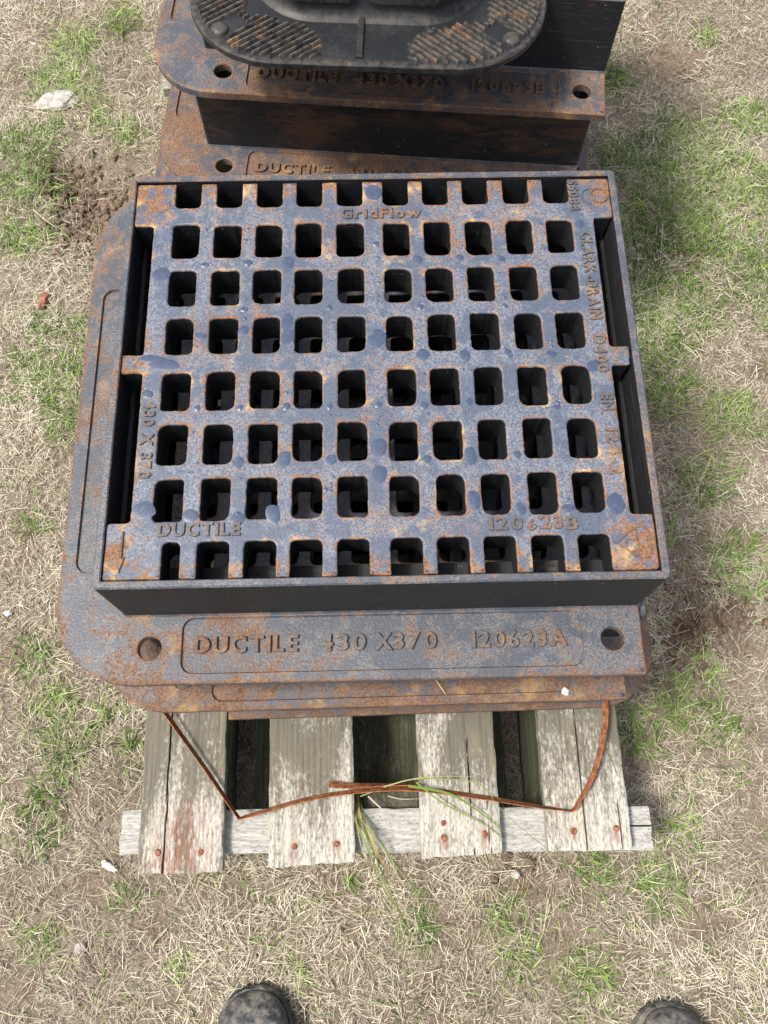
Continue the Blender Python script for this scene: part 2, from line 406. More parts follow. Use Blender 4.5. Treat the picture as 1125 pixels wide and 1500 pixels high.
def ribbons(name, base, dirn, length, width, rise, droop, curl, tint, mat, seg=3, tipw=.25):
    """many curved flat blades in one mesh. base Nx3, dirn: heading, rise/droop: height profile, curl: sideways bend"""
    n = len(base); t = np.linspace(0, 1, seg + 1)
    hx, hy = np.cos(dirn), np.sin(dirn); px, py = -hy, hx
    co = np.zeros((n, seg + 1, 2, 3), np.float32)
    for k_, tt in enumerate(t):
        s = length * tt; off = curl * tt * tt * length
        cx = base[:, 0] + hx * s + px * off; cy = base[:, 1] + hy * s + py * off
        cz = base[:, 2] + rise * tt - droop * tt * tt
        wv = width * (1 - (1 - tipw) * tt ** 1.5) * .5
        tilt = .25 * width * np.where(np.arange(n) % 2, 1, -1)
        co[:, k_, 0] = np.stack([cx - px * wv, cy - py * wv, cz - tilt * .5], 1)
        co[:, k_, 1] = np.stack([cx + px * wv, cy + py * wv, cz + tilt * .5], 1)
    V = co.reshape(-1, 3); per = (seg + 1) * 2
    f = np.array([[2 * k_, 2 * k_ + 1, 2 * k_ + 3, 2 * k_ + 2] for k_ in range(seg)])
    Fc = (np.arange(n)[:, None, None] * per + f[None]).reshape(-1)
    me = bpy.data.meshes.new(name); nf = n * seg
    me.vertices.add(len(V)); me.vertices.foreach_set('co', V.ravel())
    me.loops.add(nf * 4); me.loops.foreach_set('vertex_index', Fc.astype(np.int32))
    me.polygons.add(nf); me.polygons.foreach_set('loop_start', np.arange(0, nf * 4, 4, dtype=np.int32))
    me.materials.append(mat)
    a = me.attributes.new('tint', 'FLOAT_COLOR', 'POINT')
    tc = np.ones((n, per, 4), np.float32); tc[:, :, :3] = tint[:, None, :]
    a.data.foreach_set('color', tc.ravel())
    me.update(calc_edges=True); me.validate()
    return link(name, me)

def scatter(n, dens_out=.3):
    X = rng.uniform(-1.7, 1.7, n); Y = rng.uniform(-1.5, 2.1, n)
    keep = inview(X, Y) | (rng.random(n) < dens_out)
    # nothing grows in the dark right under the middle of the pallet
    keep &= ~((np.abs(X) < .24) & (Y > -.25) & (Y < .8))
    return X[keep], Y[keep]
# dead straw, lying flat in swirls
X, Y = scatter(1000000, .07)
bare = gsum(X, Y, BARE); thin = field(X, Y, .06, 3) * .6 + field(X, Y, .018, 5) * .4
keep = rng.random(len(X)) < np.clip(1.15 - 1.25 * bare, .03, 1) * np.clip(thin * 2.1 - .15, .25, 1)
X, Y = X[keep], Y[keep]; n = len(X)
swirl = field(X, Y, .040, 11) * 2 * math.pi * 1.6
ang = swirl + rng.normal(0, .85, n); L = np.minimum(rng.gamma(2.0, .0055, n) + .004 + (rng.random(n) < .03) * rng.random(n) * .05, .085)
hz = hgt_np(X, Y) + rng.random(n) ** 2 * .013
tone = np.clip(rng.normal(.52, .24, n) + (field(X, Y, .11, 21) - .5) * .5, 0, 1)[:, None]
c0 = np.array([.135, .105, .08]); c1 = np.array([.385, .335, .248]); c2 = np.array([.62, .565, .445])
tint = np.where(tone < .55, c0 + (c1 - c0) * tone / .55, c1 + (c2 - c1) * (tone - .55) / .45)
tint *= rng.uniform(.8, 1.1, (n, 1))
rise = rng.normal(.003, .007, n)
s_ = ribbons('dead_straw', np.stack([X, Y, hz], 1), ang, L, rng.uniform(.00045, .0010, n), rise, np.abs(rise) * 1.0 + .001, rng.normal(0, .16, n), tint, M['straw'], 2, .5)
s_['kind'] = 'stuff'; tag(s_, 'pale dead straw lying matted over the dry turf', 'straw')
# green grass in tufts
X, Y = scatter(760000, .10)
gm = gsum(X, Y, GREEN); tuft = field(X, Y, .028, 31) * .55 + field(X, Y, .011, 33) * .45
out_g = np.where(inview(X, Y), 0, field(X, Y, .16, 35))
pr = np.clip((np.maximum(gm, out_g * .8) * 1.25 + tuft * .85 - .88) * 1.5, 0, 1) * (1 - .9 * gsum(X, Y, BARE))
pr = np.maximum(pr, .016 + .05 * (tuft > .56))
keep = rng.random(len(X)) < pr
X, Y = X[keep], Y[keep]; n = len(X)
ang = field(X, Y, .016, 37) * 14 + rng.normal(0, .8, n)
L = np.clip(rng.gamma(4, .0062, n) + .008, .010, .070)
lean = rng.uniform(.3, 1.0, n)
hz = hgt_np(X, Y) - .001
tone = np.clip(rng.normal(.55, .25, n) + (field(X, Y, .09, 41) - .5) * .6, 0, 1)[:, None]
g0 = np.array([.060, .095, .028]); g1 = np.array([.185, .285, .075]); g2 = np.array([.40, .48, .19])
tint = np.where(tone < .6, g0 + (g1 - g0) * tone / .6, g1 + (g2 - g1) * (tone - .6) / .4) * rng.uniform(.85, 1.15, (n, 1))
s_ = ribbons('green_grass', np.stack([X, Y, hz], 1), ang, L * lean, rng.uniform(.0008, .0020, n), L * (1.05 - lean * .7) + .006, L * (.15 + .35 * lean), rng.normal(0, .25, n), tint, M['grass'], 3, .12)
s_['kind'] = 'stuff'; tag(s_, 'short green grass growing in tufts through dead straw', 'grass')
print('blades', n)
# crumbs of dug soil
V = []; F = []; 
for cx, cy, r, nn in ((-.50, .655, .065, 380), (-.45, .61, .04, 160), (-.555, .735, .035, 90), (.47, -.135, .06, 170), (.52, -.11, .05, 90), (.19, -.48, .03, 30), (.0, .3, .9, 500)):
    for _ in range(nn):
        x = cx + random.gauss(0, r * .7); y = cy + random.gauss(0, r * .7)
        s = random.random() ** 3 * .010 + .0018 if r < .5 else random.random() ** 2 * .003 + .001
        z = hgt(x, y) + s * .2; i0 = len(V); a = random.random() * 3
        for j in range(5):
            t = a + j * 1.2566; V.append((x + s * math.cos(t) * random.uniform(.7, 1.2), y + s * math.sin(t) * random.uniform(.7, 1.2), z - s * .3))
        for j in range(5):
            t = a + j * 1.2566; V.append((x + s * .7 * math.cos(t), y + s * .7 * math.sin(t), z + s * random.uniform(.3, .8)))
        V.append((x, y, z + s * .85))
        for j in range(5):
            j2 = (j + 1) % 5; F += [(i0 + j, i0 + j2, i0 + 5 + j2, i0 + 5 + j), (i0 + 5 + j, i0 + 5 + j2, i0 + 10)]
me = bpy.data.meshes.new('soil_crumbs'); me.from_pydata(V, [], F); me.update()
s_ = link('soil_crumbs', me, M['soil']); s_['kind'] = 'stuff'; tag(s_, 'loose crumbs of dug brown soil on the turf', 'soil')

# ------------------------------------------------------------------ pallet
PT = .133                                   # top of the deck
def board_mesh(name, quad, z0, z1, mat, cracks=(), seed=0, along='y', relief=.0009, ends=.002, stains=()):
    """quad: near-left, near-right, far-left, far-right corners. Deck board as a fine grid with worn edges and splits.
    cracks: (u at near end, u at far end, v0, v1, half width)"""
    NL, NR, FL, FR = (Vector(q) for q in quad)
    ln = ((FL - NL).length + (FR - NR).length) / 2; wd = (NR - NL).length
    nu, nv = max(14, int(wd / .0012)), max(14, int(ln / .010))
    V = []; cr = []; stn = []
    for j in range(nv + 1):
        v = j / nv
        for i in range(nu + 1):
            u = i / nu
            p = NL.lerp(NR, u).lerp(FL.lerp(FR, u), v)
            d = min(u, 1 - u) * wd; dv = min(v, 1 - v) * ln
            z = z1 + relief * (noise.noise((u * wd * 260, v * ln * 9, seed)) + .6 * noise.noise((u * wd * 90, v * ln * 4, seed + 3)))
            z -= .0016 * max(0, 1 - d / .004) ** 2 + .0010 * max(0, 1 - dv / .006) ** 2
            c = 0.
            for u0, u1, v0, v1, hw in cracks:
                if v0 <= v <= v1:
                    uc = u0 + (u1 - u0) * v + .012 * noise.noise((v * ln * 22, u0 * 7, seed))
                    taper = min(1, (v - v0) * ln / .03 + (1 if v0 <= 0 else 0), (v1 - v) * ln / .05 + (1 if v1 >= 1 else 0))
                    q = abs(u - uc) * wd / (hw * max(.25, taper) + 1e-6)
                    if q < 1.6: c = max(c, 1 - max(0, q - .6)); 
            z -= c * .010 if c > .3 else 0
            s = 0.
            for su, sv, sr in stains: s = max(s, 1 - math.hypot((u - su) * wd, (v - sv) * ln * .6) / sr)
            e1 = .0012 * noise.noise((v * ln * 60, seed, 1.5)) if i in (0, nu) else 0
            e2 = ends * noise.noise((u * wd * 120, seed, 7.5)) if j in (0, nv) else 0
            V.append((p.x + e1, p.y + e2, z)); cr.append(c); stn.append(max(0, s))
    F = [(j * (nu + 1) + i, j * (nu + 1) + i + 1, (j + 1) * (nu + 1) + i + 1, (j + 1) * (nu + 1) + i) for j in range(nv) for i in range(nu)]
    loop = [i for i in range(nu + 1)] + [(j) * (nu + 1) + nu for j in range(1, nv + 1)] + [nv * (nu + 1) + i for i in range(nu - 1, -1, -1)] + [j * (nu + 1) for j in range(nv - 1, 0, -1)]
    b0 = len(V)
    for q in loop: V.append((V[q][0], V[q][1], z0)); cr.append(0); stn.append(0)
    m_ = len(loop)
    F += [(b0 + i, b0 + (i + 1) % m_, loop[(i + 1) % m_], loop[i]) for i in range(m_)]
    F.append(tuple(b0 + i for i in range(m_ - 1, -1, -1)))
    me = bpy.data.meshes.new(name); me.from_pydata(V, [], F)
    for nme, arr in (('crack', cr), ('stain', stn)):
        a = me.attributes.new(nme, 'FLOAT', 'POINT'); a.data.foreach_set('value', arr)
    me.materials.append(mat); me.update(); return me
pal = thing('pallet', 'weathered grey timber pallet carrying the stacks of iron surrounds', 'pallet')
YB = 1.0
BO = [  # near-left, near-right, far-left, far-right, cracks, grime, stains, nails
    (((-.302, -.456), (-.199, -.456), (-.318, YB), (-.214, YB)), ((.30, .47, 0, 1, .0005),), .05, ((.30, .0, .035), (.55, .02, .045), (.45, .03, .02)), ((-.278, -.432), (-.226, -.433))),
    (((-.143, -.452), (-.037, -.449), (-.160, YB), (-.052, YB)), (), .015, (), ((-.111, -.429), (-.059, -.427))),
    (((.045, -.446), (.144, -.443), (.030, YB), (.130, YB)), ((.66, .48, .0, .10, .0003), (.86, .78, 0, .05, .0003)), -.02, (), ((.073, -.406), (.073, -.423), (.124, -.420))),
    (((.201, -.442), (.305, -.441), (.200, YB), (.285, YB)), ((.47, .42, 0, .5, .00035), (.88, .86, 0, .04, .0003)), -.03, (), ((.234, -.419), (.287, -.417))),
]
nail_mb = MB(); 
c = nail_mb.add([(.0042 * math.cos(t), .0042 * math.sin(t), -.002) for t in np.arange(8) * math.pi / 4])
d = nail_mb.add([(.0040 * math.cos(t), .0040 * math.sin(t), .0012) for t in np.arange(8) * math.pi / 4])
e = nail_mb.add([(.0027 * math.cos(t), .0027 * math.sin(t), .0022) for t in np.arange(8) * math.pi / 4])
nail_mb.strip(c, d); nail_mb.strip(d, e); nail_mb.face(e); nail_me = nail_mb.mesh('nail', [M['nail']])
for bi, (qd, cr, gr, stn, nails) in enumerate(BO):
    o = link('deck_board', board_mesh('deck_board', qd, PT - .018, PT, M['wood'], cr, bi * 5.1, stains=stn + tuple(((nx_ - qd[0][0]) / (qd[1][0] - qd[0][0]), .012, .009) for nx_, ny_ in nails)), None, pal)
    o['grime'] = gr
    for (x, y) in nails:
        nl = link('nail', nail_me, None, o, (x, y, PT - .0005)); nl.rotation_euler = (random.uniform(-.15, .15), random.uniform(-.15, .15), random.random()); nl.scale = (1, random.uniform(.9, 1.25), 1)
# cross bearers; built along their own Y and turned
for x0, x1, y, wd, gr in ((-.331, .336, -.424, .052, -.10), (-.33, .335, .09, .06, 0), (-.346, .335, .603, .05, -.05), (-.357, .335, .83, .06, -.05)):
    ln = x1 - x0
    me = board_mesh('bearer', ((-wd / 2, 0), (wd / 2, 0), (-wd / 2, ln), (wd / 2, ln)), -.019, -.0005, M['wood_side'], ((.55, .5, 0, .055, .0009),) if y < 0 else (), y * 3, ends=.0015)
    o = link('bearer', me, None, pal, (x1, y + (.006 if y < 0 else 0), PT - .018)); o.rotation_euler = (0, 0, R(90) + (R(-.85) if y < 0 else 0)); o['grime'] = gr
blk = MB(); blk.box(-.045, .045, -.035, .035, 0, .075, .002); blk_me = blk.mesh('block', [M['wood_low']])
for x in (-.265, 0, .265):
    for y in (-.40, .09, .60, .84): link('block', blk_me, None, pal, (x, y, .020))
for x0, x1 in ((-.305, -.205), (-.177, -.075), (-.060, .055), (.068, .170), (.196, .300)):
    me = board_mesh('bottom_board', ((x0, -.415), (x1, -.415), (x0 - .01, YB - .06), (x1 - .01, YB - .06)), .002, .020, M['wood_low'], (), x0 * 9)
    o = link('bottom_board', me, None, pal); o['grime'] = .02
# the wane of a knot at the deck edge
# ------------------------------------------------------------------ cast iron frame
FH = .108; FT = .010                     # frame height, flange thickness
def rrect(x0, x1, y0, y1, r, n=6): return arcfillet([(x0, y0), (x1, y0), (x1, y1), (x0, y1)], r, n)
def circ(cx, cy, r, n=24): return [(cx + r * math.cos(i * 2 * math.pi / n), cy + r * math.sin(i * 2 * math.pi / n)) for i in range(n)]
def flange_mesh():
    mb = MB()
    outl = clean(densify(arcfillet([(-.309, -.28, .078), (.2445, -.28, .002), (.2445, .28, .002), (-.309, .28, .078)], .05, 14), .02))
    outl = rough(outl, .0006, 60)
    inner = clean(densify(rrect(-.215, .215, -.185, .185, .012), .03))
    holes = [circ(-.218, -.246, .0112), circ(.2165, -.246, .0112), circ(-.218, .246, .0112), circ(.2165, .246, .0112)]
    pans = [rrect(-.188, .1875, -.2705, -.2185, .011), rrect(-.188, .1875, .2185, .2705, .011), rrect(-.2945, -.2475, -.172, .148, .012)]
    pans = [clean(densify(p, .02)) for p in pans]
    c = .0012
    bot = mb.add(z3(outl, 0)); side = mb.add(z3(outl, FT - c), .8); lip = mb.add(z3(offset(outl, c), FT), 1.0); ring = mb.add(z3(offset(outl, .006), FT), 0)
    mb.strip(bot, side); mb.strip(side, lip); mb.strip(lip, ring)
    tops = []; bots = []
    for l in holes + [inner]:
        lp = mb.add(z3(offset(l, -.0008), FT), .7); wl = mb.add(z3(l, FT - .0008), .7); wb = mb.add(z3(l, 0)); rg = mb.add(z3(offset(l, -.004), FT), 0)
        mb.strip(rg, lp); mb.strip(lp, wl); mb.strip(wl, wb); tops.append(rg); bots.append(wb)
    for l in pans:
        rg = mb.add(z3(offset(l, -.0035), FT), 0); lp = mb.add(z3(offset(l, -.0006), FT), .55); fl = mb.add(z3(offset(l, .0006), FT - .0028), .3); f2 = mb.add(z3(offset(l, .003), FT - .0028), .1)
        mb.strip(rg, lp); mb.strip(lp, fl); mb.strip(fl, f2); mb.tess([f2]); tops.append(rg)
    mb.tess([ring] + tops); mb.tess([bot] + bots, flip=True)
    return mb.mesh('flange', [M['iron']])
def box_mesh():
    mb = MB(); X, Y, T = .2450, .2150, .0072
    o = lambda d: rrect(-X + d, X - d, -Y + d, Y - d, .005 if d < .003 else .003, 5)
    dd = lambda l: rough(clean(densify(l, .012)), .00035, 70)
    def same(d): return dd(o(0)) if d == 0 else offset(dd(o(0)), d)
    base = same(0)
    r0 = mb.add(z3(offset(base, -.0022), FT - .001), .9); r1 = mb.add(z3(base, FT + .0025), .4); r2 = mb.add(z3(base, FH - .0015), .2)
    r3 = mb.add(z3(offset(base, .0014), FH), .25); r3b = mb.add(z3(offset(base, .0028), FH), .35); r4 = mb.add(z3(offset(base, T - .0026), FH), .35); r4b = mb.add(z3(offset(base, T - .0010), FH), .7)
    r5 = mb.add(z3(offset(base, T), FH - .0012), .7)
    r6 = mb.add(z3(offset(base, T), .066)); 
    mb.strip(r0, r1, 0); mb.strip(r1, r2, 1); mb.strip(r2, r3, 0); mb.strip(r3, r3b, 0); mb.strip(r3b, r4, 0); mb.strip(r4, r4b, 0); mb.strip(r4b, r5, 0); mb.strip(r5, r6, 1)
    led = clean(densify(rrect(-.234, .234, -.185, .185, .004), .03))
    a = mb.add(z3(led, .065)); b = mb.add(z3(led, FT - .001)); mb.tess([r6, a], mi=1); mb.strip(a, b, 1)
    return mb.mesh('box_wall', [M['iron'], M['wall']])
FL_ME, BX_ME = flange_mesh(), box_mesh()
zt = FT - .0028 + .0009
def flange_text(last):
    return letters([('DUCTILE', -.128, -.2440, .0165, .097, 0), ('430', -.038, -.2440, .0165, .044, 0), ('X', .0005, -.2440, .0165, .017, 0), ('370', .030, -.2440, .0165, .041, 0), ('120623' + last, .1285, -.2440, .0165, .090, 0)], zt + .0004, .0019)
FTXT = {c: flange_text(c) for c in 'AB'}
mk = MB()
mk2 = MB()   # curved arrow cast on the side flange
tube_loop(mk, [(-.270, .086), (-.2685, .070), (-.268, .054), (-.2645, .046)], .0016, zt - .0008, False)
tube_loop(mk2, [(-.277, .062), (-.270, .050), (-.266, .044)], .0016, zt - .0008, False)
MK_ME = [q_.mesh('cast_mark', [M['letter']]) for q_ in (mk, mk2)]
def frame(x, y, z, rz, last, label, rust, wallrust, group, show=False):
    t = thing('gully_surround', label, 'gully surround', (x, y, z), rz, group)
    fl = link('flange', FL_ME, None, t); bx = link('box_wall', BX_ME, None, t)
    ps = [fl, bx]
    if show:                            # the others hide their raised letters under the casting above
        ps += [link('letter', me, None, fl, lc) for me, lc in FTXT[last]] + [link('cast_mark', me, None, fl) for me in MK_ME]
    for o in ps: o['rust'] = rust; o['wallrust'] = wallrust
    bx['rust'] = min(rust, .04) - .05; return t
GF, GB = 'iron surrounds stacked at the front of the pallet', 'iron surrounds stacked at the back of the pallet'
ZA = RIM - FH
frame(0, 0, ZA, 0, 'A', 'top iron surround of the front stack, with the grate in full view', .035, -.14, GF, True)
frame(.008, -.010, ZA - FH, R(.4), 'B', 'brown rusted iron surround directly beneath the top front surround', .16, .0, GF)
frame(.004, .004, ZA - 2 * FH, 0, 'A', 'third iron surround down in the front stack', .15, .0, GF)
frame(.045, .007, ZA - 3 * FH, R(180.6), 'B', 'lowest iron surround of the front stack, resting on the pallet boards', .13, .0, GF)
a5 = R(-5.2)
frame(.061, .683, ZA, a5, 'B', 'top iron surround of the rear stack, under the black ribbed cover', .12, -.06, GB, True)
frame(.046, .637, ZA - FH, a5, 'A', 'orange rusted iron surround second from the top in the rear stack', .16, .10, GB, True)
frame(.006, .655, ZA - 2 * FH, a5 + R(.6), 'B', 'third iron surround down in the rear stack', .10, .06, GB)
frame(.050, .670, ZA - 3 * FH, a5 + R(180), 'A', 'lowest iron surround of the rear stack', .10, .06, GB)

# ------------------------------------------------------------------ grate
COLS = [-.186, -.1448, -.1045, -.0648, -.0243, .0215, .0615, .1018, .1428, .1832]
ROWS = [.1365, .083, .030, -.028, -.0815, -.1345]
def grate_mesh():
    mb = MB(); D = .042; rs = random.Random(5)
    P = []
    yb, yt = -.2063, .2063
    P += [(-.2375, yb, .003)]
    for i, cx in enumerate(COLS):
        x0, x1 = cx - .0138, cx + .0138
        if i == 0: x0, x1 = -.1885, -.1730
        P += [(x0, yb, .0015), (x0, -.1735, .006), (x1, -.1735, .006), (x1, yb, .0015)]
    P += [(.2372, yb, .005), (.2372, -.1555, .003), (.2178, -.1555, .004), (.2178, -.0085, .003), (.2355, -.0080, .002), (.2362, .0115, .002), (.2182, .0115, .004), (.2182, .1585, .004), (.2380, .1585, .003), (.2380, yt, .003)]
    for cx in reversed(COLS):
        x0, x1 = cx - .0128, cx + .0128
        P += [(x1, yt, .0015), (x1, .1770, .006), (x0, .1770, .006), (x0, yt, .0015)]
    P += [(-.2380, yt, .003), (-.2380, .1558, .003), (-.2182, .1558, .004), (-.2182, .0105, .003), (-.2380, .0105, .002), (-.2380, -.0085, .002), (-.2176, -.0085, .004), (-.2176, -.1555, .005), (-.2375, -.1555, .003)]
    outl = rough(clean(densify(fillet(P, .003, 4), .0035), 5e-4), .00050, 260)
    holes = []
    for r_, cy in enumerate(ROWS):
        for i, cx in enumerate(COLS):
            w2 = .0132 * rs.uniform(.95, 1.03); h2 = .0195 * rs.uniform(.96, 1.03)
            x, y = cx + rs.uniform(-.0004, .0004), cy + rs.uniform(-.0005, .0005)
            rr = [rs.choice((.0045, .0055, .0065, .009)) for _ in range(4)]
            l = fillet([(x - w2, y - h2, rr[0]), (x + w2, y - h2, rr[1]), (x + w2, y + h2, rr[2]), (x - w2, y + h2, rr[3])], .006, 5)
            holes.append(rough(clean(densify(l, .003), 5e-4), .00060, 300, r_ * 3.1 + i))
    def solid(l, s):
        ring = mb.add(z3(offset(l, s * .0034), 0)); mid = mb.add(z3(offset(l, s * .0016), 0), .75); lip = mb.add(z3(offset(l, s * .0005), -.0004), 1.1); ed = mb.add(z3(l, -.0016), .9)
        bt = mb.add(z3(offset(l, s * .0022), -D), 0)
        for a, b, m_ in ((ring, mid, 0), (mid, lip, 0), (lip, ed, 0), (ed, bt, 1)):
            if s > 0: mb.strip(b, a, m_)
            else: mb.strip(a, b, m_)
        return ring, bt
    ro, bo = solid(outl, 1)
    hs = [solid(h, -1) for h in holes]
    mb.tess([ro] + [h[0] for h in hs]); mb.tess([bo] + [h[1] for h in hs], flip=True, mi=1)
    return mb.mesh('grid', [M['iron_pad'], M['wall']])
GR_ME = grate_mesh()
dn = R(-90)
GT = letters([('GridFlow', .0065, .1668, .0125, .080, 0), ('DUCTILE', -.1572, -.1628, .0125, .071, 0),
                ('120', .1080, -.1625, .0125, .029, 0), ('6', .1303, -.1640, .0100, .0075, 0), ('23', .1475, -.1620, .0125, .020, 0), ('B', .1655, -.1635, .0120, .0105, 0),
                ('430 X 370', -.2085, -.0765, .0115, .076, dn),
                ('CLARK-DRAIN', .2085, .0905, .0115, .100, dn), ('D400', .2090, .0040, .0115, .040, dn), ('EN', .2095, -.0470, .0115, .017, dn), ('124-2', .2098, -.0960, .0115, .045, dn),
                ('55088', .2010, .1850, .0105, .038, dn)], .0004, .0015)
MARKS = []   # cast marks: pointed certification heart, ring mark, faint ring, arrow
def mark(*a):
    q_ = MB(); tube_loop(q_, *a); MARKS.append(q_.mesh('cast_mark', [M['letter']]))
hc = (.2195, -.1815)
heart = [(-.0165, 0), (-.004, .0105), (.002, .0135)] + [(.0045 + .0078 * math.cos(t), .0070 + .0072 * math.sin(t)) for t in np.linspace(1.7, -.9, 9)] + [(.0055 + .0078 * math.cos(t), -.0070 + .0072 * math.sin(t)) for t in np.linspace(.9, -1.7, 9)] + [(.001, -.0135), (-.004, -.0105)]
mark([(hc[0] + a, hc[1] + b) for a, b in heart], .0012, 0)
mark([(hc[0] + a, hc[1] + b) for a, b in [(.001, .0125), (.0015, 0), (.001, -.0125)]], .0011, 0, False)
mark([(hc[0] - .0045 + .0055 * math.cos(t), hc[1] - .003 + .0055 * math.sin(t)) for t in np.linspace(0, 2 * math.pi, 13)[:-1]], .0010, 0)
mark(circ(.2265, .1850, .0085, 16), .0016, 0)
mark([(.2185 + .0095 * math.cos(t), .1840 + .0095 * math.sin(t)) for t in np.linspace(1.2, 4.6, 9)], .0011, 0, False)
mark([(-.2135 + .010 * math.cos(t), .183 + .011 * math.sin(t)) for t in np.linspace(-2.2, .9, 9)], .0007, -.0003, False)
mk = MB()
ar = mk.add([(-.2243, -.163, .0001), (-.2215, -.163, .0001), (-.2215, -.187, .0001), (-.2188, -.186, .0001), (-.2235, -.2015, .0001), (-.2268, -.188, .0001), (-.2243, -.187, .0001)], .3)
at_ = mk.add([(-.2236, -.164, .0020), (-.2222, -.164, .0020), (-.2222, -.188, .0020), (-.2200, -.188, .0016), (-.2235, -.1985, .0016), (-.2257, -.189, .0016), (-.2236, -.188, .0020)], 1)
mk.strip(ar[::-1], at_[::-1]); mk.face(at_[::-1])
MARKS.append(mk.mesh('cast_mark', [M['letter']]))
def drips_mesh():
    """thick blobs and runs of bitumen paint standing on the bars"""
    rs = random.Random(11); out = []
    def blob(mb, x, y, rx, ry, h=.0009, rot=0):
        n = 18; rings = []
        for q, zz in ((1, .02), (.86, .42), (.62, .80), (.32, 1.0)):
            rings.append(mb.add([(x + q * (rx * math.cos(t) * math.cos(rot) - ry * math.sin(t) * math.sin(rot)) * (1 + .12 * math.sin(2 * t + x * 900)), y + q * (rx * math.cos(t) * math.sin(rot) + ry * math.sin(t) * math.cos(rot)) * (1 + .10 * math.sin(2 * t + y * 700)), zz * h if zz < 1 else h) for t in np.arange(n) * 2 * math.pi / n]))
        for a, b in zip(rings, rings[1:]): mb.strip(a, b)
        mb.face(rings[-1])
    B = [(-.0845, .110, .0065, .0085), (-.0845, .043, .0062, .022), (-.0845, .027, .0070, .010), (-.125, .034, .0052, .0052), (-.125, .110, .0040, .0040), (-.165, .110, .0042, .0030), (-.165, .030, .0055, .0045), (0, .192, .0085, .0150), (0, .024, .0085, .018), (0, .130, .0035, .003), (.0415, .112, .0055, .005), (.0820, .113, .0045, .004), (.1225, .110, .004, .004), (.0415, .006, .0065, .006), (.0825, .004, .006, .006), (.1235, .006, .004, .005),
         (-.125, -.100, .0052, .0058), (-.125, -.153, .0060, .0062), (-.165, -.150, .0066, .0068), (-.0845, -.098, .0070, .0085), (-.0445, -.100, .0058, .005), (0, -.088, .0080, .011), (0, -.115, .0075, .015), (.0415, -.100, .0045, .0040), (.0820, -.098, .0060, .010), (.0820, -.140, .0068, .018), (.122, -.150, .0050, .006), (.122, -.098, .004, .004), (.163, -.150, .006, .004), (.2050, -.146, .0085, .010), (.2020, -.010, .008, .006), (.2040, .150, .0048, .0052), (-.2080, .005, .013, .0045), (-.198, -.001, .016, .006), (-.212, -.030, .006, .004), (-.2060, -.143, .010, .008), (-.207, .100, .008, .008), (-.095, -.150, .010, .012), (.163, -.050, .0038, .003), (.0825, -.045, .004, .004), (-.165, -.046, .003, .003), (-.125, -.046, .003, .003), (-.0845, -.046, .0038, .0038), (-.0445, -.047, .0032, .0032), (0, -.046, .0035, .003), (.0415, -.047, .0040, .0035), (.163, .004, .005, .004), (.1225, .058, .003, .003), (-.0445, .058, .003, .003), (-.125, .058, .004, .003), (.0415, .058, .003, .003)]
    for x, y, rx, ry in B: ry = min(ry, .0095); mb = MB(); blob(mb, x + rs.uniform(-.001, .001), y + rs.uniform(-.001, .001), min(rx, .0066) if abs(x) < .17 and abs(x) > .01 else rx, ry, rs.uniform(.0004, .0006), rs.uniform(-.2, .2)); out.append(mb.mesh('paint_drip', [M['drip']], True))
    mb = MB()
    for _ in range(70):
        x = rs.choice([-.165, -.1245, -.0845, -.0445, .0, .0415, .082, .1225, .163]) + rs.uniform(-.004, .004); y = rs.uniform(-.16, .17)
        blob(mb, x, y, rs.uniform(.0008, .0022), rs.uniform(.0008, .0022), rs.uniform(.0003, .0007))
    return out, mb.mesh('paint_specks', [M['drip']], True)
DR_ME, SP_ME = drips_mesh()
def grate(x, y, z, rz, label, rust, drips, lett=True):
    t = thing('gully_grate', label, 'grate', (x, y, z), rz, 'iron grates lying in the stacked surrounds')
    gr = link('grid', GR_ME, None, t); ps = [gr]
    if lett: ps += [link('letter', me, None, gr, lc) for me, lc in GT] + [link('cast_mark', me, None, gr) for me in MARKS]
    if drips:
        for me in DR_ME: link('paint_drip', me, None, gr)
        link('paint_specks', SP_ME, None, gr)['kind'] = 'stuff'
    for o in ps: o['rust'] = rust; o['wallrust'] = -.15
    return t
grate(0, 0, RIM - .003, 0, 'blue-grey square-holed iron grate seated in the top front surround', .03, True)
grate(.008, -.010, RIM - FH - .003, R(.4), 'shaded iron grate seen through the holes of the top grate', -.02, False)
grate(.004, .004, RIM - 2 * FH - .003, 0, 'dark iron grate two levels below the top grate', 0, False, False)

